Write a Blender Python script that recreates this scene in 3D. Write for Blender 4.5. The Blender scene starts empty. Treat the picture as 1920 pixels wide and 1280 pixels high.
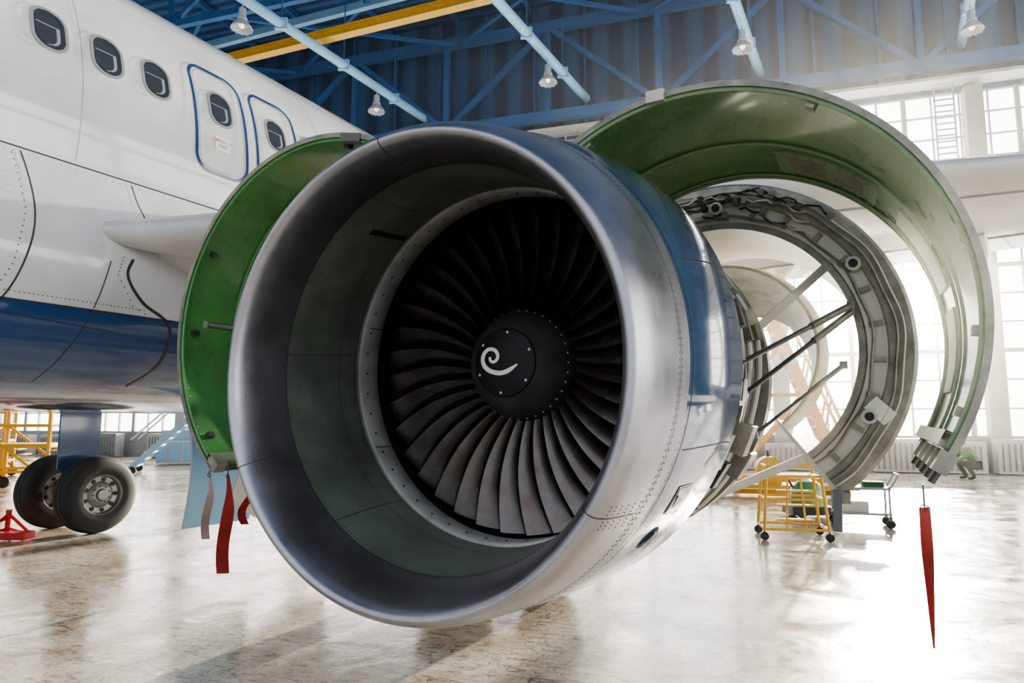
import bpy, bmesh, math, random
from mathutils import Vector, Matrix
random.seed(4)
D=bpy.data
sc=bpy.context.scene
pi=math.pi
sin=math.sin; cos=math.cos
rad=math.radians
# ------------------------------------------------------------------ frames
TH=rad(28.2)          # aircraft longitudinal direction, measured from +Y towards +X
FAN=Vector((0.05,3.53,0))
HW=rad(17.46)         # hangar back wall rotation
HO=Vector((15.1,23.4,0))

# ------------------------------------------------------------------ materials
def mat(name,col,rough=0.5,metal=0.0,var=0.0,vscale=4.0,bump=0.0,bscale=40.0,rvar=0.0,coat=0.0,emit=None,es=0.0,spec=0.5,col2=None,stretch=None):
    m=D.materials.new(name); m.use_nodes=True
    nt=m.node_tree; b=nt.nodes['Principled BSDF']
    b.inputs['Base Color'].default_value=(*col,1)
    b.inputs['Roughness'].default_value=rough
    b.inputs['Metallic'].default_value=metal
    b.inputs['Coat Weight'].default_value=coat
    b.inputs['Coat Roughness'].default_value=0.06
    b.inputs['Specular IOR Level'].default_value=spec
    tc=nt.nodes.new('ShaderNodeTexCoord')
    src=tc.outputs['Object']
    if stretch:
        mp=nt.nodes.new('ShaderNodeMapping'); mp.inputs['Scale'].default_value=stretch
        nt.links.new(src,mp.inputs['Vector']); src=mp.outputs['Vector']
    if var>0 or rvar>0:
        n=nt.nodes.new('ShaderNodeTexNoise'); n.inputs['Scale'].default_value=vscale
        n.inputs['Detail'].default_value=8; n.inputs['Roughness'].default_value=0.62
        nt.links.new(src,n.inputs['Vector'])
        if var>0:
            r=nt.nodes.new('ShaderNodeValToRGB')
            c2=col2 if col2 else tuple(max(0,c*(1-var)) for c in col)
            c1=tuple(min(1,c*(1+var*0.4)) for c in col)
            r.color_ramp.elements[0].position=0.3; r.color_ramp.elements[0].color=(*c2,1)
            r.color_ramp.elements[1].position=0.7; r.color_ramp.elements[1].color=(*c1,1)
            nt.links.new(n.outputs['Fac'],r.inputs['Fac']); nt.links.new(r.outputs['Color'],b.inputs['Base Color'])
        if rvar>0:
            mr=nt.nodes.new('ShaderNodeMapRange')
            mr.inputs['From Min'].default_value=0.3; mr.inputs['From Max'].default_value=0.7
            mr.inputs['To Min'].default_value=max(0.02,rough-rvar); mr.inputs['To Max'].default_value=rough+rvar
            nt.links.new(n.outputs['Fac'],mr.inputs['Value']); nt.links.new(mr.outputs['Result'],b.inputs['Roughness'])
    if bump>0:
        n2=nt.nodes.new('ShaderNodeTexNoise'); n2.inputs['Scale'].default_value=bscale; n2.inputs['Detail'].default_value=4
        nt.links.new(src,n2.inputs['Vector'])
        bp=nt.nodes.new('ShaderNodeBump'); bp.inputs['Strength'].default_value=bump; bp.inputs['Distance'].default_value=0.01
        nt.links.new(n2.outputs['Fac'],bp.inputs['Height']); nt.links.new(bp.outputs['Normal'],b.inputs['Normal'])
    if emit:
        b.inputs['Emission Color'].default_value=(*emit,1); b.inputs['Emission Strength'].default_value=es
    return m

M={}
M['lip']=mat('brushed_aluminium_lip',(0.42,0.42,0.47),0.33,0.9,var=0.28,vscale=3,rvar=0.06,bump=0.05,bscale=120)
M['barrel']=mat('inlet_barrel_paint',(0.20,0.24,0.20),0.40,0.3,var=0.4,vscale=3,rvar=0.08,bump=0.05,bscale=200)
M['ring']=mat('fan_case_ring_metal',(0.66,0.67,0.66),0.36,0.4,var=0.3,vscale=6)
M['blue']=mat('blue_gloss_paint',(0.03,0.07,0.18),0.12,0.0,var=0.12,vscale=2,coat=1.0)
M['seam']=mat('seam_dark',(0.05,0.05,0.055),0.6)
M['rivet']=mat('rivet_metal',(0.14,0.14,0.15),0.45,0.6)
M['blade']=mat('fan_blade_titanium',(0.16,0.155,0.16),0.25,0.9,var=0.4,vscale=5,rvar=0.07,col2=(0.11,0.08,0.068))
M['spin']=mat('spinner_grey',(0.10,0.092,0.09),0.36,0.3,var=0.35,vscale=6,bump=0.08,bscale=150)
M['black']=mat('spinner_plate_black',(0.006,0.007,0.010),0.38,spec=0.3)
M['white']=mat('white_mark_paint',(0.85,0.85,0.83),0.4)
M['dark']=mat('engine_dark_metal',(0.05,0.05,0.055),0.5,0.6,var=0.4,vscale=6)
M['green']=mat('cowl_green_primer',(0.10,0.32,0.10),0.28,0.0,var=0.35,vscale=2.0,rvar=0.06,coat=0.4)
M['greenR']=mat('cowl_green_primer_hazed',(0.15,0.31,0.13),0.28,0.0,var=0.38,vscale=1.8,rvar=0.07,coat=0.3,col2=(0.08,0.20,0.07))  # same green primer with haze wash-out put into the colour, plus grime mottling
M['greenlt']=mat('cowl_green_reinforcement',(0.26,0.37,0.23),0.4,0.0,var=0.3,vscale=4)
M['case']=mat('fan_case_metal',(0.24,0.24,0.23),0.42,0.6,var=0.4,vscale=5)
M['duct']=mat('reverser_duct_metal',(0.60,0.58,0.52),0.40,0.35,var=0.25,vscale=3,rvar=0.08)
M['duct2']=mat('reverser_frame_grey',(0.32,0.31,0.27),0.45,0.4,var=0.5,vscale=7)
M['cream']=mat('duct_composite_cream',(0.66,0.62,0.52),0.35,0.0,var=0.2,vscale=3)
M['rod']=mat('rod_steel',(0.13,0.13,0.13),0.35,0.7)
M['red']=mat('ribbon_red',(0.30,0.02,0.015),0.7,var=0.4,vscale=12)
M['pale']=mat('ribbon_faded',(0.38,0.28,0.26),0.8,var=0.3,vscale=12)
M['tyre']=mat('tyre_rubber',(0.022,0.022,0.024),0.65,var=0.3,vscale=10)
M['hub']=mat('wheel_hub_metal',(0.30,0.29,0.27),0.4,0.5,var=0.4,vscale=8)
M['glass']=mat('cabin_window_glass',(0.05,0.055,0.06),0.08,coat=0.5)
M['shade']=mat('window_shade',(0.30,0.31,0.32),0.3)
M['frame']=mat('window_surround',(0.42,0.43,0.44),0.35,0.4)
M['yellow']=mat('yellow_paint',(0.74,0.42,0.03),0.4,var=0.2,vscale=6)
M['orange']=mat('stairs_amber_paint',(0.60,0.27,0.01),0.5,var=0.15,vscale=6)
M['redp']=mat('red_paint',(0.5,0.02,0.02),0.4)
M['grey']=mat('grey_paint',(0.30,0.31,0.31),0.5,var=0.2,vscale=4)
M['lgrey']=mat('light_grey_paint',(0.62,0.62,0.60),0.45,var=0.15,vscale=4)
M['steel']=mat('blue_structural_steel',(0.025,0.13,0.34),0.45,var=0.2,vscale=1.5)
M['steelL']=mat('light_blue_pipe_paint',(0.26,0.50,0.72),0.4,var=0.15,vscale=1.5)
M['mull']=mat('window_mullion_grey',(0.36,0.38,0.39),0.5)
M['wallg']=mat('wall_panel_grey',(0.40,0.42,0.42),0.7,var=0.2,vscale=0.8)
M['gvest']=mat('green_vest',(0.03,0.13,0.03),0.8)
M['skin']=mat('skin',(0.45,0.26,0.18),0.6)
M['hair']=mat('hair',(0.03,0.02,0.015),0.7)
M['trouser']=mat('work_trousers',(0.01,0.012,0.02),0.85)
M['concrete']=mat('lamp_body_grey',(0.5,0.52,0.55),0.4,0.3)
M['bulb']=mat('lamp_bulb_glow',(1,1,1),0.3,emit=(1,0.95,0.85),es=1.5)

def split_paint(name,zsplit,white=(0.80,0.79,0.79),blue=(0.022,0.075,0.21)):
    m=mat(name,white,0.20,coat=1.0)
    nt=m.node_tree; b=nt.nodes['Principled BSDF']
    tc=nt.nodes.new('ShaderNodeTexCoord'); sp=nt.nodes.new('ShaderNodeSeparateXYZ')
    nt.links.new(tc.outputs['Object'],sp.inputs[0])
    mt=nt.nodes.new('ShaderNodeMath'); mt.operation='GREATER_THAN'; mt.inputs[1].default_value=zsplit
    nt.links.new(sp.outputs['Z'],mt.inputs[0])
    n=nt.nodes.new('ShaderNodeTexNoise'); n.inputs['Scale'].default_value=1.3; n.inputs['Detail'].default_value=7
    nt.links.new(tc.outputs['Object'],n.inputs['Vector'])
    r=nt.nodes.new('ShaderNodeValToRGB')
    r.color_ramp.elements[0].position=0.35; r.color_ramp.elements[0].color=(*[c*0.84 for c in white],1)
    r.color_ramp.elements[1].position=0.6; r.color_ramp.elements[1].color=(*white,1)
    nt.links.new(n.outputs['Fac'],r.inputs['Fac'])
    mx=nt.nodes.new('ShaderNodeMix'); mx.data_type='RGBA'
    mx.inputs['A'].default_value=(*blue,1)
    nt.links.new(mt.outputs[0],mx.inputs['Factor']); nt.links.new(r.outputs['Color'],mx.inputs['B'])
    nt.links.new(mx.outputs['Result'],b.inputs['Base Color'])
    n2=nt.nodes.new('ShaderNodeTexNoise'); n2.inputs['Scale'].default_value=2.5; n2.inputs['Detail'].default_value=1
    nt.links.new(tc.outputs['Object'],n2.inputs['Vector'])
    bp=nt.nodes.new('ShaderNodeBump'); bp.inputs['Strength'].default_value=0.2; bp.inputs['Distance'].default_value=0.02
    nt.links.new(n2.outputs['Fac'],bp.inputs['Height']); nt.links.new(bp.outputs['Normal'],b.inputs['Normal'])
    return m
M['fus']=split_paint('fuselage_paint',2.54)
M['wing']=mat('wing_paint',(0.58,0.58,0.58),0.3,var=0.12,vscale=1.5,coat=0.4)

def corrug(name,col,scale,axis='X',rough=0.5):
    m=mat(name,col,rough)
    nt=m.node_tree; b=nt.nodes['Principled BSDF']
    tc=nt.nodes.new('ShaderNodeTexCoord')
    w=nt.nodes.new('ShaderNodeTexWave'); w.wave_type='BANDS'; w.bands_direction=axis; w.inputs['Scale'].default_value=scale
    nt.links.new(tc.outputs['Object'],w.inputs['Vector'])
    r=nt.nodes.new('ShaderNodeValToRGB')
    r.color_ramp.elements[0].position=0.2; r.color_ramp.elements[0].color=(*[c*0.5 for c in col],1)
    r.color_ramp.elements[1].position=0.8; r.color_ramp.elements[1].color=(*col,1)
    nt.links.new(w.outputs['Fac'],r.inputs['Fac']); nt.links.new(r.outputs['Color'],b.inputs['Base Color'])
    bp=nt.nodes.new('ShaderNodeBump'); bp.inputs['Strength'].default_value=0.9; bp.inputs['Distance'].default_value=0.08
    nt.links.new(w.outputs['Fac'],bp.inputs['Height']); nt.links.new(bp.outputs['Normal'],b.inputs['Normal'])
    return m
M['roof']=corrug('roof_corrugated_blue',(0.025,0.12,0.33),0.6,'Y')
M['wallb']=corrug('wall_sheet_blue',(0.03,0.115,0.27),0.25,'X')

def floor_mat():
    m=D.materials.new('polished_concrete_floor'); m.use_nodes=True
    nt=m.node_tree; b=nt.nodes['Principled BSDF']; L=nt.links.new
    tc=nt.nodes.new('ShaderNodeTexCoord')
    def noise(s,d,dist=0,sc_=None,ro=0.6):
        n=nt.nodes.new('ShaderNodeTexNoise'); n.inputs['Scale'].default_value=s; n.inputs['Detail'].default_value=d
        n.inputs['Distortion'].default_value=dist; n.inputs['Roughness'].default_value=ro
        if sc_:
            mp=nt.nodes.new('ShaderNodeMapping'); mp.inputs['Scale'].default_value=sc_[0]; mp.inputs['Rotation'].default_value=(0,0,sc_[1])
            L(tc.outputs['Object'],mp.inputs['Vector']); L(mp.outputs['Vector'],n.inputs['Vector'])
        else: L(tc.outputs['Object'],n.inputs['Vector'])
        return n
    def ramp(n,stops):
        r=nt.nodes.new('ShaderNodeValToRGB')
        e=r.color_ramp.elements
        while len(e)<len(stops): e.new(0.5)
        for k,(p,c) in enumerate(stops): e[k].position=p; e[k].color=(*c,1)
        L(n.outputs['Fac'],r.inputs['Fac']); return r
    base=ramp(noise(0.9,10,0.8,ro=0.70),[(0.34,(0.32,0.23,0.155)),(0.47,(0.54,0.455,0.36)),(0.60,(0.70,0.65,0.58))])
    scr=ramp(noise(3.0,10,2.5,((1,4,1),0.5),0.75),[(0.41,(0.25,0.21,0.17)),(0.48,(1,1,1)),(1,(1,1,1))])
    scr2=ramp(noise(5.0,8,3.5,((3,1,1),-0.4),0.75),[(0.40,(0.30,0.26,0.22)),(0.46,(1,1,1)),(1,(1,1,1))])
    mx=nt.nodes.new('ShaderNodeMix'); mx.data_type='RGBA'; mx.blend_type='MULTIPLY'; mx.inputs['Factor'].default_value=0.8
    L(base.outputs['Color'],mx.inputs['A']); L(scr.outputs['Color'],mx.inputs['B'])
    mx2=nt.nodes.new('ShaderNodeMix'); mx2.data_type='RGBA'; mx2.blend_type='MULTIPLY'; mx2.inputs['Factor'].default_value=0.75
    L(mx.outputs['Result'],mx2.inputs['A']); L(scr2.outputs['Color'],mx2.inputs['B'])
    L(mx2.outputs['Result'],b.inputs['Base Color'])
    rn=noise(1.2,8,1.5)
    mr=nt.nodes.new('ShaderNodeMapRange'); mr.inputs['From Min'].default_value=0.35; mr.inputs['From Max'].default_value=0.65
    mr.inputs['To Min'].default_value=0.10; mr.inputs['To Max'].default_value=0.30
    L(rn.outputs['Fac'],mr.inputs['Value']); L(mr.outputs['Result'],b.inputs['Roughness'])
    bn=noise(2.2,6,1.0)
    bp=nt.nodes.new('ShaderNodeBump'); bp.inputs['Strength'].default_value=0.2; bp.inputs['Distance'].default_value=0.02
    L(bn.outputs['Fac'],bp.inputs['Height']); L(bp.outputs['Normal'],b.inputs['Normal'])
    b.inputs['Specular IOR Level'].default_value=0.9
    return m
M['floor']=floor_mat()

def pane_mat():
    m=D.materials.new('hazy_window_glazing'); m.use_nodes=True
    nt=m.node_tree; nt.nodes.clear()
    o=nt.nodes.new('ShaderNodeOutputMaterial'); e=nt.nodes.new('ShaderNodeEmission'); t=nt.nodes.new('ShaderNodeBsdfTransparent')
    e.inputs['Color'].default_value=(1.0,0.97,0.90,1); e.inputs['Strength'].default_value=11.0
    x=nt.nodes.new('ShaderNodeMixShader'); x.inputs[0].default_value=0.5
    nt.links.new(t.outputs[0],x.inputs[1]); nt.links.new(e.outputs[0],x.inputs[2]); nt.links.new(x.outputs[0],o.inputs[0])
    return m
M['pane']=pane_mat()

# ------------------------------------------------------------------ mesh builder
class MB:
    def __init__(s): s.v=[]; s.f=[]; s.m=[]; s.mats=[]
    def mi(s,k):
        if k not in s.mats: s.mats.append(k)
        return s.mats.index(k)
    def add(s,vs,fs,k):
        o=len(s.v); s.v+= [tuple(p) for p in vs]; i=s.mi(k)
        for f in fs: s.f.append(tuple(o+a for a in f)); s.m.append(i)
    def box(s,c,sz,k,R=None):
        c=Vector(c); h=Vector(sz)/2; vs=[]
        for x in (-1,1):
            for y in (-1,1):
                for z in (-1,1):
                    p=Vector((x*h.x,y*h.y,z*h.z))
                    if R: p=R@p
                    vs.append(c+p)
        s.add(vs,[(0,1,3,2),(4,6,7,5),(0,4,5,1),(2,3,7,6),(0,2,6,4),(1,5,7,3)],k)
    def beam(s,a,b,w,h,k):
        a=Vector(a); b=Vector(b); d=(b-a)
        if d.length<1e-6: return
        y=d.normalized(); up=Vector((0,0,1)) if abs(y.z)<0.95 else Vector((1,0,0))
        x=y.cross(up).normalized(); z=x.cross(y)
        R=Matrix((x,y,z)).transposed()
        s.box((a+b)/2,(w,d.length,h),k,R)
    def tube(s,pts,r,k,n=8,cap=True):
        pts=[Vector(p) for p in pts]; N=len(pts)
        rs=r if isinstance(r,(list,tuple)) else [r]*N
        vs=[];prev=None
        for i,p in enumerate(pts):
            d=(pts[min(i+1,N-1)]-pts[max(i-1,0)]).normalized()
            if prev is None:
                up=Vector((0,0,1)) if abs(d.z)<0.9 else Vector((1,0,0)); x=d.cross(up).normalized()
            else:
                x=(prev-d*prev.dot(d)).normalized()
            prev=x; y=d.cross(x)
            for j in range(n):
                a=2*pi*j/n; vs.append(p+(x*cos(a)+y*sin(a))*rs[i])
        fs=[]
        for i in range(N-1):
            for j in range(n):
                j2=(j+1)%n; fs.append((i*n+j,i*n+j2,(i+1)*n+j2,(i+1)*n+j))
        if cap: fs.append(tuple(reversed(range(n)))); fs.append(tuple((N-1)*n+j for j in range(n)))
        s.add(vs,fs,k)
    def revolve(s,prof,cen,k,n=64,axis='Y',a0=0,a1=2*pi,closed=True):
        full=abs(a1-a0-2*pi)<1e-6; m=n if full else n+1
        P=[]
        for pr in prof:
            ax,r=pr[0],pr[1]; cx,cz=cen(ax)
            for j in range(m):
                a=a0+(a1-a0)*j/n
                P.append((cx+r*cos(a),ax,cz+r*sin(a)))
        base=len(s.v); s.v+=P
        for i in range(len(prof)-1):
            kk=prof[i][2] if len(prof[i])>2 else k
            ii=s.mi(kk)
            for j in range(n):
                j2=(j+1)%m if full else j+1
                s.f.append(tuple(base+q for q in (i*m+j,i*m+j2,(i+1)*m+j2,(i+1)*m+j))); s.m.append(ii)
    def grid(s,rows,k,close=False):
        n=len(rows[0]); vs=[p for r in rows for p in r]; fs=[]
        for i in range(len(rows)-1):
            for j in range(n if close else n-1):
                j2=(j+1)%n; fs.append((i*n+j,i*n+j2,(i+1)*n+j2,(i+1)*n+j))
        s.add(vs,fs,k)
    def dome(s,c,nrm,r,k,n=6):
        c=Vector(c); z=Vector(nrm).normalized(); up=Vector((0,1,0)) if abs(z.y)<0.9 else Vector((1,0,0))
        x=z.cross(up).normalized(); y=z.cross(x)
        vs=[c+z*r*0.6]+[c+(x*cos(2*pi*j/n)+y*sin(2*pi*j/n))*r for j in range(n)]
        s.add(vs,[(0,1+j,1+(j+1)%n) for j in range(n)],k)
    def obj(s,name,parent=None,smooth=True,ang=35,fixn=True):
        me=D.meshes.new(name); me.from_pydata(s.v,[],s.f)
        for k in s.mats: me.materials.append(M[k])
        me.polygons.foreach_set('material_index',s.m)
        me.update()
        if fixn:
            bm=bmesh.new(); bm.from_mesh(me); bmesh.ops.recalc_face_normals(bm,faces=bm.faces); bm.to_mesh(me); bm.free()
        if smooth:
            me.shade_smooth()
            try: me.set_sharp_from_angle(angle=rad(ang))
            except Exception: pass
        o=D.objects.new(name,me); sc.collection.objects.link(o)
        if parent: o.parent=parent
        return o
def empty(name,loc=(0,0,0),rz=0):
    e=D.objects.new(name,None); sc.collection.objects.link(e); e.location=loc; e.rotation_euler=(0,0,rz); e.empty_display_size=0.3
    return e
def lerp(a,b,t): return a+(b-a)*t
def catmull(pts,sub):
    out=[]
    for i in range(len(pts)-1):
        p0=pts[max(i-1,0)];p1=pts[i];p2=pts[i+1];p3=pts[min(i+2,len(pts)-1)]
        for k in range(sub):
            t=k/sub
            out.append(tuple(0.5*((2*p1[d])+(-p0[d]+p2[d])*t+(2*p0[d]-5*p1[d]+4*p2[d]-p3[d])*t*t+(-p0[d]+3*p1[d]-3*p2[d]+p3[d])*t**3) for d in range(len(p1))))
    out.append(tuple(pts[-1])); return out

# ================================================================== ENGINE
eng=empty('jet_engine',FAN,-TH)
ZE=1.99
def ccen(t):
    f=min(1,max(0,(-t-0.15)/0.95)); return (0.040*f**1.2,ZE-0.085*f**1.2)
outer=[(-.05,1.11),(-.2,1.10),(-.35,1.085),(-.5,1.063),(-.6,1.046),(-.68,1.030),(-.8,1.006),(-.88,.991),(-.95,.976),(-1.01,.962),(-1.05,.949),(-1.08,.935),(-1.095,.922),(-1.1,.907),(-1.093,.893),(-1.07,.879),(-1.03,.866),(-.98,.856),(-.9,.848),(-.82,.842),(-.7,.838),(-.55,.839),(-.4,.847),(-.3,.859),(-.262,.868)]
sm=catmull(outer,3)
prof=[]
mid=min(range(len(sm)),key=lambda i:sm[i][0])
for i,(t,r) in enumerate(sm):
    if i<=mid: k='blue' if t>-.69 else 'lip'
    else: k='lip' if t<-.825 else 'barrel'
    prof.append((t,r,k))
prof=prof[:-1]+[(-.262,.868,'ring'),(-.262,.853,'ring'),(-.255,.850,'ring'),(-.11,.858,'ring'),(-.105,.864,'dark'),(-.105,.885,'dark'),(.6,.885,'dark')]
mb=MB(); mb.revolve(prof,ccen,'lip',n=192)
mb.revolve([(-.05,1.11,'blue'),(-.03,1.105,'blue'),(-.03,.98,'dark'),(-.03,.9,'dark')],ccen,'blue',n=96)
inlet=mb.obj('inlet_cowl',eng,ang=50)

def r_out(t):
    o=[p for p in outer[:14]]
    for a,b in zip(o,o[1:]):
        if b[0]<=t<=a[0]: return lerp(a[1],b[1],(t-a[0])/(b[0]-a[0]))
    return 1.1
def r_in(t):
    o=outer[13:]
    for a,b in zip(o,o[1:]):
        if a[0]<=t<=b[0]: return lerp(a[1],b[1],(t-a[0])/(b[0]-a[0]))
    return .86
mb=MB()
def ringline(t,inner,w,k):
    r=(r_in(t)-.0015) if inner else (r_out(t)+.0015)
    r2=(r_in(t+w)-.0015) if inner else (r_out(t+w)+.0015)
    mb.revolve([(t,r,k),(t+w,r2,k)],ccen,k,n=160)
def rivrow(t,inner,n,a0=0,a1=2*pi,sz=.0038):
    cx,cz=ccen(t)
    for i in range(n):
        a=a0+(a1-a0)*i/n; r=r_in(t) if inner else r_out(t)
        nn=-1 if inner else 1
        mb.dome((cx+r*cos(a),t,cz+r*sin(a)),(nn*cos(a),0,nn*sin(a)),sz,'rivet')
ringline(-.822,True,.004,'seam'); rivrow(-.835,True,240,sz=.0045); rivrow(-.80,True,240,sz=.0045)
ringline(-.80,False,.003,'seam'); rivrow(-.812,False,260,sz=.0042); rivrow(-.785,False,260,sz=.0042)
ringline(-.69,False,.005,'seam'); rivrow(-.30,False,200,sz=.004)
ringline(-.45,True,.003,'seam'); ringline(-.30,True,.004,'seam')
rivrow(-.71,False,220,sz=.003)
for A in (rad(97),rad(206),rad(-33)):
    ts=[p for p in sm if p[0]<-.8]
    pts=[]
    for (t,r) in ts:
        cx,cz=ccen(t); pts.append((t,r,cx,cz))
    row1=[];row2=[]
    for i,(t,r,cx,cz) in enumerate(pts):
        inner= i>len(pts)//2
        rr=r+(-.0012 if inner else .0012); tt=t-.0012
        for row,da in ((row1,-.0018),(row2,.0018)):
            row.append((cx+(rr)*cos(A+da),tt,cz+(rr)*sin(A+da)))
        if i%2==0 and abs(t)<1.06:
            for da in (-.045,-.03,-.015,.015,.03,.045):
                nn=-1 if inner else 1
                mb.dome((cx+r*cos(A+da),t,cz+r*sin(A+da)),(nn*cos(A),0,nn*sin(A)),.0038,'rivet')
    mb.grid([row1,row2],'seam')
def inpt(A,t,off=.0015):
    cx,cz=ccen(t); r=r_in(t)-off; return (cx+r*cos(A),t,cz+r*sin(A))
for A in (rad(115),rad(232),rad(-20),rad(175)):
    mb.grid([[inpt(A+da,t) for t in [-.82+.04*i for i in range(14)]] for da in (-.002,.002)],'seam')
mb.grid([[inpt(rad(128)+da,t,.003) for t in [-.62+.05*i for i in range(7)]] for da in (-.02,.02)],'dark')
for i in range(48):
    a=2*pi*i/48+.03; 
    mb.dome((.851*cos(a),-.21,ZE-.003+.851*sin(a)),(-cos(a),0,-sin(a)),.008,'dark',8)
for A in (rad(165),rad(60),rad(-80),rad(210)):
    mb.grid([[(.848*cos(A+da),t,ZE+.848*sin(A+da)) for t in (-.258,-.18,-.11)] for da in (-.003,.003)],'seam')
mb.obj('rivets_and_seams',eng,fixn=False)
mb=MB()
def onout(A,t,off): 
    cx,cz=ccen(t); r=r_out(t)+off; return Vector((cx+r*cos(A),t,cz+r*sin(A)))
def patch(A0,A1,t0,t1,off,k,n=8):
    rows=[[onout(lerp(A0,A1,i/n),lerp(t0,t1,j/4),off) for i in range(n+1)] for j in range(5)]
    mb.grid(rows,k)
patch(rad(-35.5),rad(-28.5),-.53,-.37,.003,'frame'); patch(rad(-35),rad(-29),-.52,-.38,.005,'blue')
p=[onout(rad(-34),-.49,.008),onout(rad(-30.5),-.51,.008),onout(rad(-32),-.42,.008)]
mb.add(p,[(0,1,2)],'black')
def disc(A,t,r,off,k,r2=0):
    c=onout(A,t,off); n=Vector((cos(A),0,sin(A))); x=Vector((0,1,0)); y=n.cross(x)
    N=24; vs=[c+(x*cos(2*pi*i/N)+y*sin(2*pi*i/N))*r for i in range(N)]
    if r2:
        vs+=[c+(x*cos(2*pi*i/N)+y*sin(2*pi*i/N))*r2 for i in range(N)]
        mb.add(vs,[(i,(i+1)%N,N+(i+1)%N,N+i) for i in range(N)],k)
    else: mb.add(vs,[tuple(range(N))],k)
disc(rad(-43),-.44,.046,.010,'black'); disc(rad(-43),-.44,.062,.008,'frame',.044)
patch(rad(-20),rad(-19.8),-.66,-.06,.002,'seam'); patch(rad(20),rad(20.2),-.66,-.06,.002,'seam'); patch(rad(-60),rad(-59.8),-.66,-.06,.002,'seam')
mb.obj('cowl_hatches',eng,fixn=False)

# spinner
mb=MB()
mb.revolve([(.06,.29),(.0,.287),(-.04,.277),(-.09,.253),(-.135,.218),(-.17,.180),(-.178,.172)],lambda t:(0,ZE),'spin',n=72)
mb.revolve([(-.178,.172),(-.186,.168),(-.196,.12),(-.201,.06),(-.203,.0005)],lambda t:(0,ZE),'black',n=72)
for i in range(36):
    a=2*pi*i/36; mb.dome((.279*cos(a),-.036,ZE+.279*sin(a)),(cos(a)*.6,-.8,sin(a)*.6),.0055,'concrete',8)
for i in range(6):
    a=2*pi*i/6+.4; mb.dome((.15*cos(a),-.190,ZE+.15*sin(a)),(0,-1,0),.008,'concrete',8)
mb.obj('spinner',eng)
mb=MB()
path=[(918,664),(919,671),(926,674),(933,668),(933,658),(926,650),(914,649),(905,658),(903,671),(908,683),(920,692),(938,696),(954,692),(972,680)]
path=catmull([(float(a),float(b)) for a,b in path],5)
L=[];R_=[]
for i,(x,y) in enumerate(path):
    a=path[max(i-1,0)];b=path[min(i+1,len(path)-1)]
    dx,dy=b[0]-a[0],b[1]-a[1]; l=math.hypot(dx,dy) or 1
    f=i/(len(path)-1); w=lerp(2.6,4.4,min(1,f*1.4)) * (1 if f<.93 else lerp(1,.35,(f-.93)/.07))
    nx,ny=-dy/l*w,dx/l*w
    def cv(px,py):
        q=(px-943)/58*.165; z=(675-py)/65*.165
        rr=min(.16,math.hypot(q,z)); t=-.2065+.010*(rr/.165)**2
        return (q,t-.001,ZE+z)
    L.append(cv(x+nx,y+ny)); R_.append(cv(x-nx,y-ny))
mb.grid([L,R_],'white'); mb.obj('spinner_spiral',eng,fixn=False)

# fan blades
mb=MB()
NB=36
for b in range(NB):
    th0=2*pi*b/NB
    rows=[]
    nr=14; nc=8
    for i in range(nr+1):
        f=i/nr; r=lerp(.27,.853,f)
        ch=lerp(.17,.235,f**.8); st=rad(lerp(18,60,f**.75))
        tc_=lerp(.10,.02,f); lean=-.04*sin(pi*f)
        thick=lerp(.02,.006,f)
        ring=[]
        idx=[(j/nc,1) for j in range(nc+1)]+[(j/nc,-1) for j in range(nc-1,0,-1)]
        for s_,sd in idx:
            x=s_-.5
            camber=.10*lerp(1.2,.35,f)*(1-4*x*x)*ch
            th=thick*(1-(2*x)**2)**.5*.5*sd if abs(x)<.5 else 0
            nrm=camber+th
            ax=x*ch*cos(st)-nrm*sin(st)
            tg=x*ch*sin(st)+nrm*cos(st)+lean
            a=th0+tg/r
            ring.append((r*cos(a),tc_+ax,ZE+r*sin(a)))
        rows.append(ring)
    mb.grid(rows,'blade',close=True)
    mb.add(rows[-1],[tuple(range(len(rows[-1])))],'blade')
mb.obj('fan_blades',eng,ang=40)
mb=MB()
for b in range(48):
    a=2*pi*b/48
    rows=[[(r*cos(a+d*1.2),.42+d*1.5,ZE+r*sin(a+d*1.2)) for d in (0,.04,.08)] for r in (.3,.6,.88)]
    mb.grid(rows,'dark')
mb.revolve([(.02,.285),(.3,.33),(.8,.36)],lambda t:(0,ZE),'dark',n=48)
mb.revolve([(.8,.36),(.8,.885)],lambda t:(0,ZE),'dark',n=48)
mb.obj('stator_vanes',eng,fixn=False)

# fan case with pipework
mb=MB(); cz0=lambda t:(0,ZE)
mb.revolve([(-.03,.93),(-.03,1.0),(.05,1.0),(.05,.945),(.3,.945),(.3,.985),(.34,.985),(.34,.945),(.75,.945),(.75,.99),(.79,.99),(.79,.945),(1.35,.945),(1.35,1.03),(1.48,1.03),(1.48,.6)],cz0,'case',n=96)
for (t0,rr,k) in ((.12,.975,'rod'),(.2,.99,'duct'),(.45,.985,'rod'),(.55,1.0,'duct'),(.62,.98,'rod'),(.9,.985,'duct'),(1.0,.985,'rod'),(1.15,1.0,'duct')):
    pts=[((rr+.015*sin(5*a))*cos(a),t0+.02*sin(9*a),ZE+(rr+.015*sin(5*a))*sin(a)) for a in [2*pi*i/64 for i in range(65)]]
    mb.tube(pts,.012 if k=='rod' else .018,k,8)
for i in range(34):
    a=random.uniform(-1.4,1.6); t=random.uniform(.1,1.3); r=1.0
    R=Matrix.Rotation(-a,3,'Y')
    mb.box((r*cos(a),t,ZE+r*sin(a)),(random.uniform(.05,.13),random.uniform(.08,.2),random.uniform(.08,.2)),random.choice(['case','duct2','dark','dark']),R)
mb.tube([( .0,.3,ZE-.98),(.0,.9,ZE-.98)],[.10,.10],'duct2',16)
mb.obj('fan_case',eng)

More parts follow.
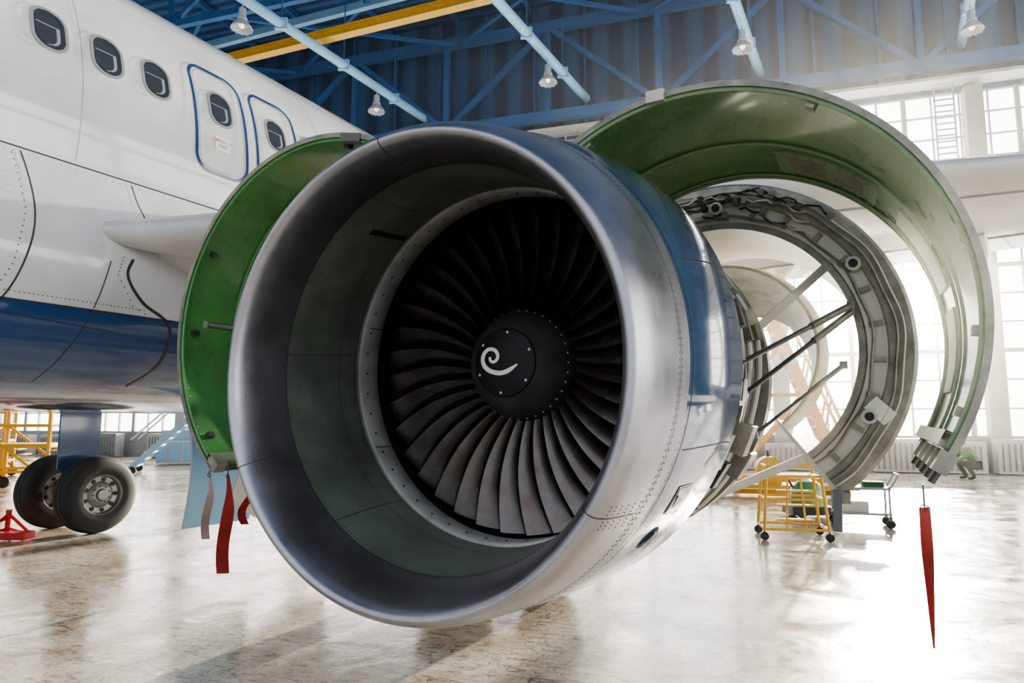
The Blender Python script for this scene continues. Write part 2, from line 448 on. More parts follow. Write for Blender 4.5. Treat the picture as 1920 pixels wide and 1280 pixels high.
# core
mb=MB()
mb.revolve([(1.48,.62),(1.6,.60),(2.1,.55),(2.8,.50),(3.3,.44),(3.75,.36),(3.75,.33),(3.3,.34)],cz0,'case',n=64)
mb.revolve([(3.2,.24),(3.6,.22),(3.9,.12),(4.15,.01)],cz0,'duct2',n=48)
for t0 in (1.7,1.95,2.2,2.5,2.8):
    r=.6-(t0-1.6)*.075
    mb.tube([((r+.03)*cos(a),t0,ZE+(r+.03)*sin(a)) for a in [2*pi*i/40 for i in range(41)]],.016,'duct',8)
for i in range(30):
    a=random.uniform(0,2*pi); t=random.uniform(1.6,2.7); r=.62-(t-1.6)*.07
    pts=[(r*cos(a+.1*k),t+.09*k,ZE+(r+.04*sin(k))*sin(a+.1*k)) for k in range(6)]
    mb.tube(pts,.013,random.choice(['rod','duct','case']),6)
mb.obj('engine_core',eng)
mb=MB()
sec=lambda t,w,z0,z1:[(-w,t,z0),(w,t,z0),(w,t,z1),(-w,t,z1)]
mb.grid([sec(.55,.05,2.95,3.06),sec(.9,.18,2.9,3.2),sec(1.6,.2,2.75,3.5),sec(2.6,.2,2.6,3.7),sec(4.2,.18,2.6,3.55),sec(5.4,.05,3.0,3.3)],'lgrey',close=True)
mb.obj('pylon',eng,ang=25)

# cowl doors
def shell(c,R,a0,a1,t0,t1,kin,kout,th=.03,n=56,taper=0.0,bead=None):
    mb=MB()
    nt_=12
    def P(a,t,off):
        f=(t-t0)/(t1-t0); r=R+off-taper*f*f
        return Vector((c[0]+r*cos(a),t,c[1]+r*sin(a)))
    A=[lerp(a0,a1,i/n) for i in range(n+1)]; T=[lerp(t0,t1,j/nt_) for j in range(nt_+1)]
    mb.grid([[P(a,t,0) for a in A] for t in T],kin)
    mb.grid([[P(a,t,th) for a in A] for t in T],kout)
    for t in (t0,t1): mb.grid([[P(a,t,0) for a in A],[P(a,t,th) for a in A]],'duct2')
    for a in (a0,a1): mb.grid([[P(a,t,0) for t in T],[P(a,t,th) for t in T]],'seam')
    for t in (t0+.02,t1-.03): mb.tube([P(a,t,-.008) for a in A],.012,bead or kin,6)
    for a,w in ((a0,.05),(a1,.05)):
        s=1 if a==a0 else -1
        aa=a-s*.05*(1 if a0>a1 else -1)
        rows=[[P(aa-.03,t,-.002) ,P(aa-.03,t,-.045),P(aa+.03,t,-.045),P(aa+.03,t,-.002)] for t in T]
        mb.grid(rows,'greenlt',close=False)
    return mb,P
mb,P=shell((.86,2.16),1.15,rad(124),rad(-31),.08,1.38,'greenR','blue',taper=.03,bead='greenlt')
def band2(aa,ab,ta,tb,off,k,n=14):
    mb.grid([[P(rad(lerp(aa,ab,i/n)),t,off) for i in range(n+1)] for t in (ta,(ta+tb)/2,tb)],k)
    for t in (ta,tb): mb.grid([[P(rad(lerp(aa,ab,i/n)),t,off) for i in range(n+1)],[P(rad(lerp(aa,ab,i/n)),t,0) for i in range(n+1)]],k)
    for a in (aa,ab): mb.grid([[P(rad(a),t,off) for t in (ta,tb)],[P(rad(a),t,0) for t in (ta,tb)]],k)
band2(74,44,.90,1.22,-.014,'greenlt'); band2(70,60,.97,1.16,-.018,'duct2'); band2(57,48,.97,1.16,-.018,'duct2')
band2(36,12,.95,1.24,-.012,'greenlt'); band2(6,-16,.95,1.24,-.012,'greenlt')
for k in range(7):
    a=rad(72-4.2*k); mb.dome(P(a,.93,-.015),(-cos(a),0,-sin(a)),.012,'duct2',8); mb.dome(P(a,1.20,-.015),(-cos(a),0,-sin(a)),.012,'duct2',8)
for t in (.80,1.30): mb.tube([P(rad(lerp(120,-28,i/50)),t,-.010) for i in range(51)],.009,'greenlt',6)
for k in range(60):
    a=rad(lerp(122,-28,k/59)); mb.dome(P(a,.13,-.001),(-cos(a),0,-sin(a)),.006,'duct2',6)
for a in (118,60,-5,-22):
    p0=P(rad(a),.14,-.02); mb.box(p0,(.04,.06,.04),'duct2',Matrix.Rotation(-rad(a),3,'Y'))
for k in range(5):
    t=.12+k*.28
    p0=P(rad(-32.5),t,.01); mb.box(p0,(.06,.09,.09),'duct2',Matrix.Rotation(-rad(-32),3,'Y'))
    mb.tube([p0,p0+Vector((-.05,0,-.08))],.016,'rod',6)
mb.box(P(rad(97),.075,.015),(.09,.03,.06),'duct')
for t in (.12,.5,.9,1.3):
    mb.beam(P(rad(123),t,0),(.12,t,3.08),.05,.05,'dark'); mb.box(P(rad(122),t,-.03),(.08,.07,.07),'dark')
mb.obj('fan_cowl_door_outboard',eng,ang=40)
mb=MB()
def rod(p,q,r=.014,k='rod',k2='duct2'):
    p=Vector(p);q=Vector(q); m=p.lerp(q,.62); mb.tube([p,m],r,k,10); mb.tube([m,q],r*1.5,k2,10)
    for e in (p,q): mb.box(e,(.045,.045,.045),'duct2')
rod((.98,.30,1.95),(1.50,1.57,2.42)); rod((.97,.77,1.845),(1.50,1.585,2.38)); rod((.95,1.2,1.62),(1.44,1.6,2.05),.010)
rod((-1.0,.1,2.15),(-2.42,-.02,2.36),k2='rod'); 
mb.obj('hold_open_rods',eng)
mb,P=shell((-1.40,2.27),1.17,rad(40),rad(228),-.12,1.15,'green','blue',taper=.03)
for t in (.85,.3,): mb.tube([P(rad(lerp(50,220,i/50)),t,-.012) for i in range(51)],.010,'green',6)
for a in (80,150,178,215):
    mb.box(P(rad(a),-.02,-.02),(.035,.045,.035),'rod',Matrix.Rotation(-rad(a),3,'Y'))
for k in range(60):
    a=rad(lerp(60,225,k/59)); mb.dome(P(a,-.075,-.001),(-cos(a),0,-sin(a)),.006,'duct2',6)
for k in range(5):
    p0=P(rad(227),-.08+k*.26,-.02); mb.box(p0,(.07,.08,.09),'duct2',Matrix.Rotation(-rad(228),3,'Y'))
mb.box(P(rad(75),-.1,.0),(.16,.05,.05),'rod',Matrix.Rotation(rad(10),3,'Y'))
mb.obj('fan_cowl_door_inboard',eng,ang=40)

# reverser C-duct halves
def cduct(name,sgn):
    mb=MB(); c=(.68*sgn,2.17)
    a0,a1=(rad(108),rad(-52)) if sgn>0 else (rad(72),rad(232))
    n=56; A=[lerp(a0,a1,i/n) for i in range(n+1)]
    def P(a,t,r): return Vector((c[0]+r*cos(a),t,c[1]+r*sin(a)))
    def surf(pr,k):
        mb.grid([[P(a,t,r) for a in A] for (t,r) in pr],k)
    surf([(1.62,1.17),(1.9,1.16),(2.3,1.12),(2.8,1.02),(3.0,.96)],'duct')
    surf([(1.62,1.17),(1.60,1.15),(1.60,1.02)],'duct2')
    surf([(1.60,1.02),(1.63,1.01),(1.63,.90)],'duct')
    surf([(1.63,.90),(1.60,.89),(1.60,.85)],'duct2')
    surf([(1.60,.85),(1.9,.87),(2.4,.88),(2.8,.90),(3.0,.955)],'cream')
    surf([(1.72,.62),(1.95,.66),(2.2,.64),(2.7,.56),(3.2,.46)],'cream')
    surf([(1.72,.60),(1.95,.63),(2.2,.61),(2.7,.53),(3.2,.45)],'duct2')
    surf([(1.72,.60),(1.70,.61),(1.72,.62)],'duct')
    for a,s in ((a0,1),(a1,-1)):
        for off,k in ((0,'duct'),(.03,'duct2')):
            mb.grid([[P(a+off*s*sgn,1.62,.58),P(a+off*s*sgn,1.62,1.17)],[P(a+off*s*sgn,2.2,.60),P(a+off*s*sgn,2.2,1.13)],[P(a+off*s*sgn,3.0,.5),P(a+off*s*sgn,3.0,.96)]],k)
        mb.grid([[P(a,1.62,.58),P(a,1.62,1.17)],[P(a+.03*s*sgn,1.62,.58),P(a+.03*s*sgn,1.62,1.17)]],'duct')
    for i in range(12):
        a=lerp(a0,a1,(i+.5)/12)
        mb.box(P(a,1.61,.96),(.08,.03,.03),'duct2',Matrix.Rotation(-a,3,'Y'))
    for rr,k,r in ((.93,'duct2',.010),(1.06,'duct2',.011),(1.10,'duct',.008)):
        mb.tube([P(a,1.590,rr+.008*sin(a*14)) for a in A],r,k,6)
    for i in range(3):
        a=lerp(a0,a1,(.12+.36*i)); p=P(a,1.56,.99)
        mb.tube([p,p+Vector((0,.07,0))],.045,'duct',16); mb.tube([p-Vector((0,.015,0)),p],.027,'dark',12)
    for i in range(22):
        a=lerp(a0,a1,random.uniform(.0,.38)); r=random.uniform(.90,1.12)
        pts=[P(a+.04*k,1.575+.010*sin(k*2),r+.015*sin(k*1.7+i)) for k in range(5)]
        mb.tube(pts,.007,random.choice(['rod','dark','duct']),6)
        if i%2: mb.box(P(a,1.58,r),(.045,.04,.035),random.choice(['rod','dark','case']),Matrix.Rotation(-a,3,'Y'))
    a=lerp(a0,a1,.82); mb.box(P(a,1.585,1.03),(.15,.01,.10),'white',Matrix.Rotation(-a+.4,3,'Y'))
    mb.beam(P(a1,1.6,1.19),P(a1,2.95,1.0),.05,.07,'duct2')
    mb.beam(P(a1,1.55,1.12),P(a1-.12*sgn,1.5,1.32),.02,.05,'rod')
    mb.obj(name,eng,ang=40)
cduct('thrust_reverser_half_outboard',1)
cduct('thrust_reverser_half_inboard',-1)
mb=MB()
for (p,q) in (((.95,1.5,2.3),(1.42,1.68,2.75)),((.6,1.6,1.2),(1.25,1.7,1.5))):
    mb.beam(p,q,.09,.05,'duct')
mb.obj('duct_support_struts',eng)

def ribbon(name,x,t,z0,z1,w,k,tapertop=0.3,wob=.02,ang=.6):
    mb=MB(); n=24; rows=[]
    for i in range(n+1):
        f=i/n; z=lerp(z0,z1,f)
        ww=w*lerp(tapertop,1,min(1,f*3)) if tapertop<1 else w*lerp(1,.15,f)
        an=ang+.5*sin(f*5+x)
        cx=x+wob*sin(f*6); 
        rows.append([(cx+s*ww*cos(an),t+s*ww*sin(an)+.01*s*s,z) for s in (-.5,0,.5)])
    mb.grid(rows,k)
    mb.tube([(x,t,z0),(x,t,z0+.09)],.004,'rod',5)
    mb.tube([(x+.014*cos(a),t,z0-.004+.014*sin(a)) for a in [2*pi*i/12 for i in range(13)]],.003,'rod',5)
    o=mb.obj(name,eng,fixn=False)
ribbon('warning_ribbon_1',-2.03,-.12,1.36,.76,.075,'red')
ribbon('warning_ribbon_2',-2.23,-.10,1.36,.95,.05,'pale')
ribbon('warning_ribbon_3',-1.96,-.02,1.36,1.05,.05,'red',wob=.05)
ribbon('warning_ribbon_4',1.76,.10,1.36,.82,.06,'red',tapertop=1.5,wob=.0,ang=.3)

# ================================================================== AIRPLANE
air=empty('airplane',FAN,-TH)
QC=-5.75; ZC=4.10; RW=1.975; RH=2.07
def half(z,off=0): return (RW*math.sqrt(max(0,1-((z-ZC)/RH)**2))+off)
def S(t,z,off=0):
    x=half(z); n=Vector((x/RW**2,0,(z-ZC)/RH**2)).normalized()
    return Vector((QC+x,t,z))+n*off
mb=MB(); N=96
secs=[(-11.3,.02,-.55),(-11.1,.22,-.5),(-10.6,.45,-.4),(-9.8,.68,-.25),(-8.6,.88,-.1),(-7.2,.98,-.02),(-6,1,0)]+[(t,1,0) for t in range(-5,11,1)]+[(12.5,.92,.15),(15,.74,.45),(17.5,.42,.9),(19.5,.14,1.3)]
rows=[[(QC+RW*s*cos(2*pi*j/N),t,ZC+dz+RH*s*sin(2*pi*j/N)) for j in range(N)] for t,s,dz in secs]
mb.grid(rows,'fus',close=True); mb.obj('fuselage',air,ang=60)
mb=MB()
fair=[(1.955,3.68),(2.02,3.5),(2.09,3.2),(2.13,2.9),(2.12,2.6),(2.03,2.35),(1.84,2.13),(1.5,1.95),(1.0,1.84),(.5,1.80),(0,1.79)]
fair=catmull(fair,3)
full=fair+[(-a,b) for a,b in reversed(fair[:-1])]
def fuspt(x,z):
    a=math.atan2((z-ZC)/RH,x/RW); return (RW*cos(a)*.985,ZC+RH*sin(a)*.985)
rows=[]
for t in [-3.4+.25*i for i in range(48)]:
    f=min(1,max(0,(t+3.4)/2.6)); f=f*f*(3-2*f)
    g=min(1,max(0,(8.3-t)/2.0)); g=g*g*(3-2*g); f=min(f,g)
    row=[]
    for x,z in full:
        fx,fz=fuspt(x,z); row.append((QC+lerp(fx,x,f),t,lerp(fz,z,f)))
    rows.append(row)
mb.grid(rows,'fus'); mb.obj('belly_fairing',air,ang=60)

mb=MB()
def onf(t,z,off=.003):
    if z<3.68:
        for (a,b),(c,d) in zip(fair,fair[1:]):
            if d<=z<=b:
                x=lerp(a,c,(b-z)/(b-d)); return Vector((QC+x+off,t,z))
    return S(t,z,off)
def seamline(pts,w=.010,k='seam',off=.004):
    pts=[(float(a),float(b)) for a,b in pts]; L=[];R=[]
    for i,(t,z) in enumerate(pts):
        a=pts[max(i-1,0)];b=pts[min(i+1,len(pts)-1)]
        dx,dz=b[0]-a[0],b[1]-a[1]; l=math.hypot(dx,dz) or 1
        nx,nz=-dz/l*w/2,dx/l*w/2
        L.append(onf(t+nx,z+nz,off)); R.append(onf(t-nx,z-nz,off))
    mb.grid([L,R],k)
def ln(a,b,n=20): return [(lerp(a[0],b[0],i/n),lerp(a[1],b[1],i/n)) for i in range(n+1)]
seamline(ln((-.9,3.69),(4,3.69),30),.014)
seamline(ln((-.22,3.72),(-.22,5.9)),.006,'frame'); seamline(ln((2.5,3.72),(2.5,5.9)),.006,'frame'); seamline(ln((-2.6,2.6),(-2.6,5.9)),.006,'frame')
seamline(catmull([(-.62,3.66),(-.55,3.2),(-.62,2.8),(-.78,2.45),(-1.1,2.1)],8),.012)
seamline(catmull([(.22,3.66),(.25,3.5),(.32,3.35)],6),.010)
seamline(catmull([(.18,3.0),(.14,2.85),(.28,2.66),(.55,2.5),(.6,2.2),(.5,2.0)],8),.024)
seamline(ln((.0,2.95),(-.1,2.56)),.008); seamline(ln((-.1,2.54),(-.25,2.0)),.006)
seamline(ln((-.9,2.545),(4,2.545),30),.012)
seamline(ln((.1,2.40),(-.9,2.46),14),.006)
def rivs(pts,n,off=.004,sz=.006):
    for i in range(n):
        f=i/(n-1)*(len(pts)-1); k=min(int(f),len(pts)-2); u=f-k
        t=lerp(pts[k][0],pts[k+1][0],u); z=lerp(pts[k][1],pts[k+1][1],u)
        mb.dome(onf(t,z,off),(1,0,.1),sz,'rivet')
rivs([(-.68,3.62),(-.61,3.2),(-.68,2.8),(-.84,2.45)],26); rivs([(-.9,3.64),(3,3.64)],70,sz=.004); rivs([(-.9,2.60),(.3,2.60)],40,sz=.005); rivs([(.10,3.0),(.06,2.85),(.2,2.62),(.48,2.5)],16)
def rrect(w,h,r,n=8,sub=8):
    pts=[]
    cs=((w/2-r,h/2-r,0),(-w/2+r,h/2-r,90),(-w/2+r,-h/2+r,180),(w/2-r,-h/2+r,270))
    for q,(cx,cz,a0) in enumerate(cs):
        for i in range(n+1):
            a=rad(a0+90*i/n); pts.append((cx+r*cos(a),cz+r*sin(a)))
        nx=cs[(q+1)%4]; a=rad(a0+90); A_=(cx+r*cos(a),cz+r*sin(a)); B_=(nx[0]+r*cos(a),nx[1]+r*sin(a))
        for i in range(1,sub): pts.append((lerp(A_[0],B_[0],i/sub),lerp(A_[1],B_[1],i/sub)))
    return pts
def fillrr(t0,z0,w,h,r,off,k,n=20,zlo=-1,zhi=1):
    L=[];R=[]
    for i in range(n+1):
        z=lerp(zlo,zhi,i/n)*h/2; e=max(0,abs(z)-(h/2-r)); x=w/2-r+math.sqrt(max(0,r*r-e*e))
        L.append(S(t0-x,z0+z,off)); R.append(S(t0+x,z0+z,off))
    mb.grid([L,R],k)
def outline(t0,z0,w,h,r,lw,k,off=.007):
    o=rrect(w,h,r,10,12); i_=rrect(w-2*lw,h-2*lw,r-lw,10,12); n=len(o)
    vo=[S(t0+a,z0+b,off) for a,b in o]; vi=[S(t0+a,z0+b,off) for a,b in i_]
    mb.add(vo+vi,[(j,(j+1)%n,n+(j+1)%n,n+j) for j in range(n)],k)
def windows(t0,z0):
    outline(t0,z0,.275,.375,.125,.024,'frame',.008)
    fillrr(t0,z0,.235,.335,.105,.005,'glass')
    fillrr(t0-.012,z0-.01,.175,.26,.08,.0065,'shade',14,-1,.35)
    fillrr(t0-.03,z0-.012,.155,.25,.07,.0075,'glass',14,-1,.30)
for t in [-.458-.5*k for k in range(16,0,-1)]+[-.458,-.008,.43,1.10,1.795,2.30,2.82]+[2.82+.533*k for k in range(1,14)]:
    windows(t,4.70)
for t0 in (1.09,1.795):
    outline(t0,4.57,.60,1.12,.17,.030,'blue'); outline(t0,4.57,.51,1.03,.14,.006,'frame')
    mb.grid([[S(t0+a,4.33+b,.006) for a in (-.085,.085)] for b in (-.07,0,.07)],'white')
mb.obj('windows_and_skin_details',air,fixn=False)
def text(body,t,z,size,parent,k='redp'):
    cu=D.curves.new('label_text','FONT'); cu.body=body; cu.size=size; cu.align_x='CENTER'; cu.align_y='CENTER'; cu.materials.append(M[k])
    o=D.objects.new('exit_label_text',cu); sc.collection.objects.link(o); o.parent=parent
    p=S(t,z,.010); x=half(z); n=Vector((x/RW**2,0,(z-ZC)/RH**2)).normalized()
    X=Vector((0,1,0)); Yv=n.cross(X)
    o.matrix_local=Matrix.Translation(p)@Matrix((X,Yv,n)).transposed().to_4x4()
for t0 in (1.09,1.795):
    text('BPNACTI',t0,4.355,.042,air); text('EXIT',t0,4.305,.050,air)

def airfoil(n=22):
    up=[];lo=[]
    for i in range(n+1):
        x=(1-cos(pi*i/n))/2
        y=5*(.2969*math.sqrt(x)-.126*x-.3516*x*x+.2843*x**3-.1015*x**4)
        up.append((x,y)); lo.append((x,-y))
    return lo[::-1]+up[1:-1]
AF=airfoil()
def wing(name,sgn):
    mb=MB(); rows=[]
    for d,ch,th in ((1.2,6.6,.13),(2.0,6.2,.13),(3.2,5.3,.125),(4.6,4.4,.12),(6.4,3.7,.115),(9,3.0,.11),(12.5,2.3,.11),(16.3,1.6,.10),(17,1.4,.09)):
        le=.22+(d-2.0)*math.tan(rad(27)); z=3.23+(d-2.0)*.09
        x0=QC+sgn*d
        rows.append([(x0,le+x*ch,z+y*th*ch-.03*x*ch) for x,y in AF])
    mb.grid(rows,'wing',close=True); mb.add(rows[-1],[tuple(range(len(AF)))],'wing')
    for d in (3.2,8.4,11.6):
        z=3.23+(d-2)*.09-.22; le=.22+(d-2)*math.tan(rad(27)); x0=QC+sgn*d
        t0=le+1.6;  n=14
        mb.tube([(x0,t0+3.0*i/n,z-.10*sin(pi*i/n)) for i in range(n+1)],[max(.01,.17*sin(pi*min(1,(i/n)**.8))) for i in range(n+1)],'wing',16)
    for fx in (.12,.62):
        pts=[]
        for d,ch,th in ((2.0,6.2,.13),(3.2,5.3,.125),(4.6,4.4,.12),(6.4,3.7,.115),(9,3.0,.11),(12.5,2.3,.11),(16.3,1.6,.10)):
            le=.22+(d-2.0)*math.tan(rad(27)); z=3.23+(d-2.0)*.09
            y=5*(.2969*math.sqrt(fx)-.126*fx-.3516*fx*fx+.2843*fx**3-.1015*fx**4)
            pts.append((QC+sgn*d,le+fx*ch,z-y*th*ch-.03*fx*ch-.002))
        mb.tube(pts,.012,'grey',4)
    mb.obj(name,air,ang=50)
wing('wing_port',1); wing('wing_starboard',-1)
mb=MB(); rows=[]
for i,(q,tl,zz,hh,ll) in enumerate(((-3.82,-.15,3.20,.04,.5),(-3.70,-.10,3.20,.09,.6),(-3.58,.0,3.20,.13,.8),(-3.35,.16,3.22,.17,1.2),(-2.9,.40,3.26,.19,1.6),(-2.3,.70,3.31,.19,1.6))):
    rows.append([(q,tl+x*ll,zz+y*hh*1.9) for x,y in AF])
mb.grid(rows,'wing',close=True); mb.obj('wing_root_glove',air,ang=60)

def wheel(mb,x,t,R=.585,w=.38,face=1):
    prof=[(-.5,.52),(-.52,.64),(-.5,.84),(-.42,.94),(-.25,.99),(-.2,.975),(-.18,.995),(-.06,1.0),(-.03,.98),(0,.98),(.03,.98),(.06,1.0),(.18,.995),(.2,.975),(.25,.99),(.42,.94),(.5,.84),(.52,.64),(.5,.52)]
    n=56
    def rev(pr,k):
        rows=[[(x+a*w,t+R*r*cos(2*pi*j/n),R+R*r*sin(2*pi*j/n)) for j in range(n)] for a,r in pr]; mb.grid(rows,k,close=True)
    rev(prof,'tyre')
    for s in (-1,1):
        rev([(s*.5,.53),(s*.46,.49),(s*.30,.46),(s*.28,.34),(s*.38,.26),(s*.40,.16),(s*.5,.13),(s*.5,.001)],'hub')
        for j in range(9):
            a=2*pi*j/9; p=Vector((x+s*.30*w,t+R*.40*cos(a),R+R*.40*sin(a)))
            mb.tube([p,p+Vector((s*.012,0,0))],.032,'dark',10)
            a+=.35; p=Vector((x+s*.38*w,t+R*.22*cos(a),R+R*.22*sin(a))); mb.tube([p,p+Vector((s*.02,0,0))],.012,'rivet',6)
def gear(name,x,t,sgn):
    mb=MB()
    dx=.54
    wheel(mb,x-dx,t); wheel(mb,x+dx,t)
    mb.tube([(x-dx-.15,t,.585),(x+dx+.15,t,.585)],.075,'duct2',14)
    mb.tube([(x,t,.52),(x,t,1.25)],.085,'hub',16); mb.tube([(x,t,1.2),(x,t,3.1)],.14,'lgrey',16)
    mb.tube([(x,t+.12,1.25),(x,t+.34,.95),(x,t+.10,.62)],.03,'duct2',8)
    mb.beam((x,t,2.1),(x-sgn*1.3,t,2.9),.09,.09,'lgrey')
    for s in (-1,1):
        mb.tube([(x+.1*s,t-.10,2.2),(x+.12*s,t-.14,1.3),(x+.2*s,t-.12,.8),(x+.3*s,t-.05,.62)],.013,'dark',6)
    mb.tube([(x-.3,t-.12,.72),(x+.3,t-.12,.72)],.05,'dark',10)
    mb.box((x+.22,t-.12,1.55),(.04,.62,1.15),'blue'); mb.box((x+.02,t-.22,1.5),(.36,.03,1.0),'blue')
    mb.obj(name,air,ang=40)
gear('landing_gear_starboard',-9.66,3.30,-1)
gear('landing_gear_port',-1.95,3.30,1)
mb=MB()
def doorpanel(x,t0,t1,z0,z1,bul,k1,k2,rnd=0.0):
    zb=lambda j:z1+rnd*(1-j/10)**3
    for off,k in ((0,k1),(.03,k2)):
        mb.grid([[ (x+off+bul*sin(pi*i/8),lerp(t0,t1,j/10),lerp(z0,zb(j),i/8)) for i in range(9)] for j in range(11)],k)
    mb.grid([[ (x+o+bul*sin(pi*i/8),t0,lerp(z0,zb(0),i/8)) for i in range(9)] for o in (0,.03)],'frame')
    mb.grid([[ (x+o,lerp(t0,t1,j/10),zb(j)) for j in range(11)] for o in (0,.03)],'frame')
doorpanel(-5.25,1.95,2.85,1.85,.52,.10,'blue','steelL')
doorpanel(-4.62,2.05,3.5,1.95,.44,.16,'wing','wing',.45)
mb.tube([(-4.45,2.15,1.3),(-4.42,2.35,1.0),(-4.4,2.6,.8),(-4.38,2.7,1.0)],.02,'redp',8); mb.box((-4.42,2.55,.85),(.05,.25,.10),'dark')
mb.obj('gear_bay_doors',air,fixn=False)
mb=MB()
rows=[]
for z,le,ch in ((5.7,12.5,5.4),(8,14.1,4.2),(11.5,16.8,2.2)):
    rows.append([(QC+y*.1*ch,le+x*ch,z) for x,y in AF])
mb.grid(rows,'blue',close=True); mb.add(rows[-1],[tuple(range(len(AF)))],'blue')
mb.obj('tail_fin',air,ang=50)

# ================================================================== HANGAR
UL,UR,VF,ZR=-50.0,15.0,-36.0,19.6
WT=10.0
def hobj(mb,name,**k):
    o=mb.obj(name,None,smooth=False,**k); o.location=HO; o.rotation_euler=(0,0,-HW); return o
mb=MB(); mb.add([(UL-10,-90,0),(UR+10,-90,0),(UR+10,.3,0),(UL-10,.3,0)],[(0,1,2,3)],'floor'); fl=hobj(mb,'floor',fixn=False)
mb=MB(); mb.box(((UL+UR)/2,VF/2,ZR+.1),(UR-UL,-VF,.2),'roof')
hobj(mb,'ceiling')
def wallseg(mb,axis,fix,a,b,z0,z1,k,th=.3):
    if axis=='u': mb.box(((a+b)/2,fix+th/2,(z0+z1)/2),(b-a,th,z1-z0),k)
    else: mb.box((fix+th/2,(a+b)/2,(z0+z1)/2),(th,b-a,z1-z0),k)
mb=MB()
wallseg(mb,'u',0,UL,UR,0,1.15,'wallg')
wallseg(mb,'u',0,UL,UR,WT,10.9,'wallg')
wallseg(mb,'u',0,UL,-11.5,10.9,13.4,'wallb')
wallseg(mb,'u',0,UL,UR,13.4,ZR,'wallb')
cols=[UR-.4-6.7*k for k in range(10)]
for u in cols: mb.box((u,-.15,6.7),(.55,.5,13.4),'wallg')
u=UL
while u<UR:
    mb.box((u,-.05,16.5),(.10,.12,6.2),'steel'); u+=2.2
hobj(mb,'wall_back')
mb=MB()
wallseg(mb,'v',UR,VF,0,0,1.15,'wallg'); wallseg(mb,'v',UR,VF,0,WT,10.9,'wallg'); wallseg(mb,'v',UR,VF,0,13.4,ZR,'wallb')
for k in range(6): mb.box((UR-.1,-6.7*k-.3,6.7),(.5,.55,13.4),'wallg')
hobj(mb,'wall_right')
mb=MB(); wallseg(mb,'v',UL-.3,VF,0,0,ZR,'wallb'); hobj(mb,'wall_left')
def band(name,axis,fix,a,b,z0,z1,nu,nz):
    mb=MB()
    def bx(u,z,su,sz,d=.10,k='mull'):
        if axis=='u': mb.box((u,fix+.1,z),(su,d,sz),k)
        else: mb.box((fix+.1,u,z),(d,su,sz),k)
    if axis=='u': mb.add([(a,fix+.15,z0),(b,fix+.15,z0),(b,fix+.15,z1),(a,fix+.15,z1)],[(0,1,2,3)],'pane')
    else: mb.add([(fix+.15,a,z0),(fix+.15,b,z0),(fix+.15,b,z1),(fix+.15,a,z1)],[(0,1,2,3)],'pane')
    for i in range(nu+1): bx(lerp(a,b,i/nu),(z0+z1)/2,.05 if i%4 else .16,z1-z0)
    for j in range(nz+1): bx((a+b)/2,lerp(z0,z1,j/nz),b-a,.05 if j%3 else .14)
    hobj(mb,name,fixn=False)
band('window_1','u',0,UL,UR,1.15,WT,72,9)
band('window_2','u',0,-11.5,UR,10.9,13.4,30,3)
band('window_3','v',UR,VF,0,1.15,WT,40,9)
band('window_4','v',UR,VF,0,10.9,13.4,40,3)

def truss(mb,v,z0,z1,step,w=.22,k='steel'):
    mb.beam((UL,v,z0),(UR,v,z0),w,w*1.2,k); mb.beam((UL,v,z1),(UR,v,z1),w,w*1.2,k)
    u=UL; up=False
    while u<UR-.1:
        mb.beam((u,v,z0),(u,v,z1),w*.7,w*.7,k)
        if up: mb.beam((u,v,z0),(u+step,v,z1),w*.6,w*.6,k)
        else: mb.beam((u,v,z1),(u+step,v,z0),w*.6,w*.6,k)
        up=not up; u+=step
mb=MB(); truss(mb,-.9,14.1,18.0,4.5,.34); 
for v in (-7,-13.5,-20,-26.5): truss(mb,v,17.0,19.3,3.2,.22)
u=UL+2
while u<UR: mb.beam((u,VF,19.4),(u,0,19.4),.14,.25,'steel'); u+=3.3
for k in range(8):
    u=UL+8*k; mb.beam((u,-.9,17.9),(u+8,-7,17.2),.14,.14,'steel'); mb.beam((u+8,-.9,17.9),(u,-7,17.2),.14,.14,'steel')
hobj(mb,'roof_trusses')
mb=MB(); mb.box(((UL+UR)/2,-.45,13.6),(UR-UL,.8,.12),'lgrey')
for k in range(10):
    for j in range(14): mb.box((cols[k]-.9,-.30,10.6+j*.22),(.6,.05,.05),'mull')
    for s in (-.3,.3): mb.box((cols[k]-.9+s,-.30,12.0),(.05,.05,3.2),'mull')
hobj(mb,'wall_service_ledge')
mb=MB()
def wb(p,dirv,l0,l1,w,h,k):
    p=Vector(p); d=Vector(dirv).normalized(); mb.beam(p+d*l0,p+d*l1,w,h,k)
BW=rad(21.5); dB=(-cos(BW),sin(BW),0)
wb((-6.0,22.6,15.30),dB,-22,12,.14,.26,'yellow'); wb((-6.0,22.6,15.15),dB,-22,12,.34,.04,'yellow'); wb((-6.0,22.6,15.45),dB,-22,12,.34,.04,'yellow')
mb.obj('crane_beam',None,smooth=False)
mb=MB()
wb((-8.8,25.4,17.3),dB,-22,12,.22,.30,'steelL')
mb.obj('roof_tie_beam',None,smooth=False)
aV=Vector((sin(TH),cos(TH),0))
ends=[(-16.9,33.2),(-10.2,31.2),(-3.4,29.2),(3.33,27.1),(9.7,25.1),(16.0,23.1)]
mb=MB()
for (x,y) in ends:
    p=Vector((x,y,14.8)); q=p-aV*30
    mb.tube([p-aV*.6,q],.17,'steelL',14)
    for k in range(1,10):
        c=p-aV*(3*k); mb.tube([c,c+Vector((0,0,2.2 if k%2 else 4.6))],.025,'steel',6)
        mb.box(c+Vector((0,0,.0)),(.4,.12,.4),'steelL')
mb.obj('roof_service_pipes',None)
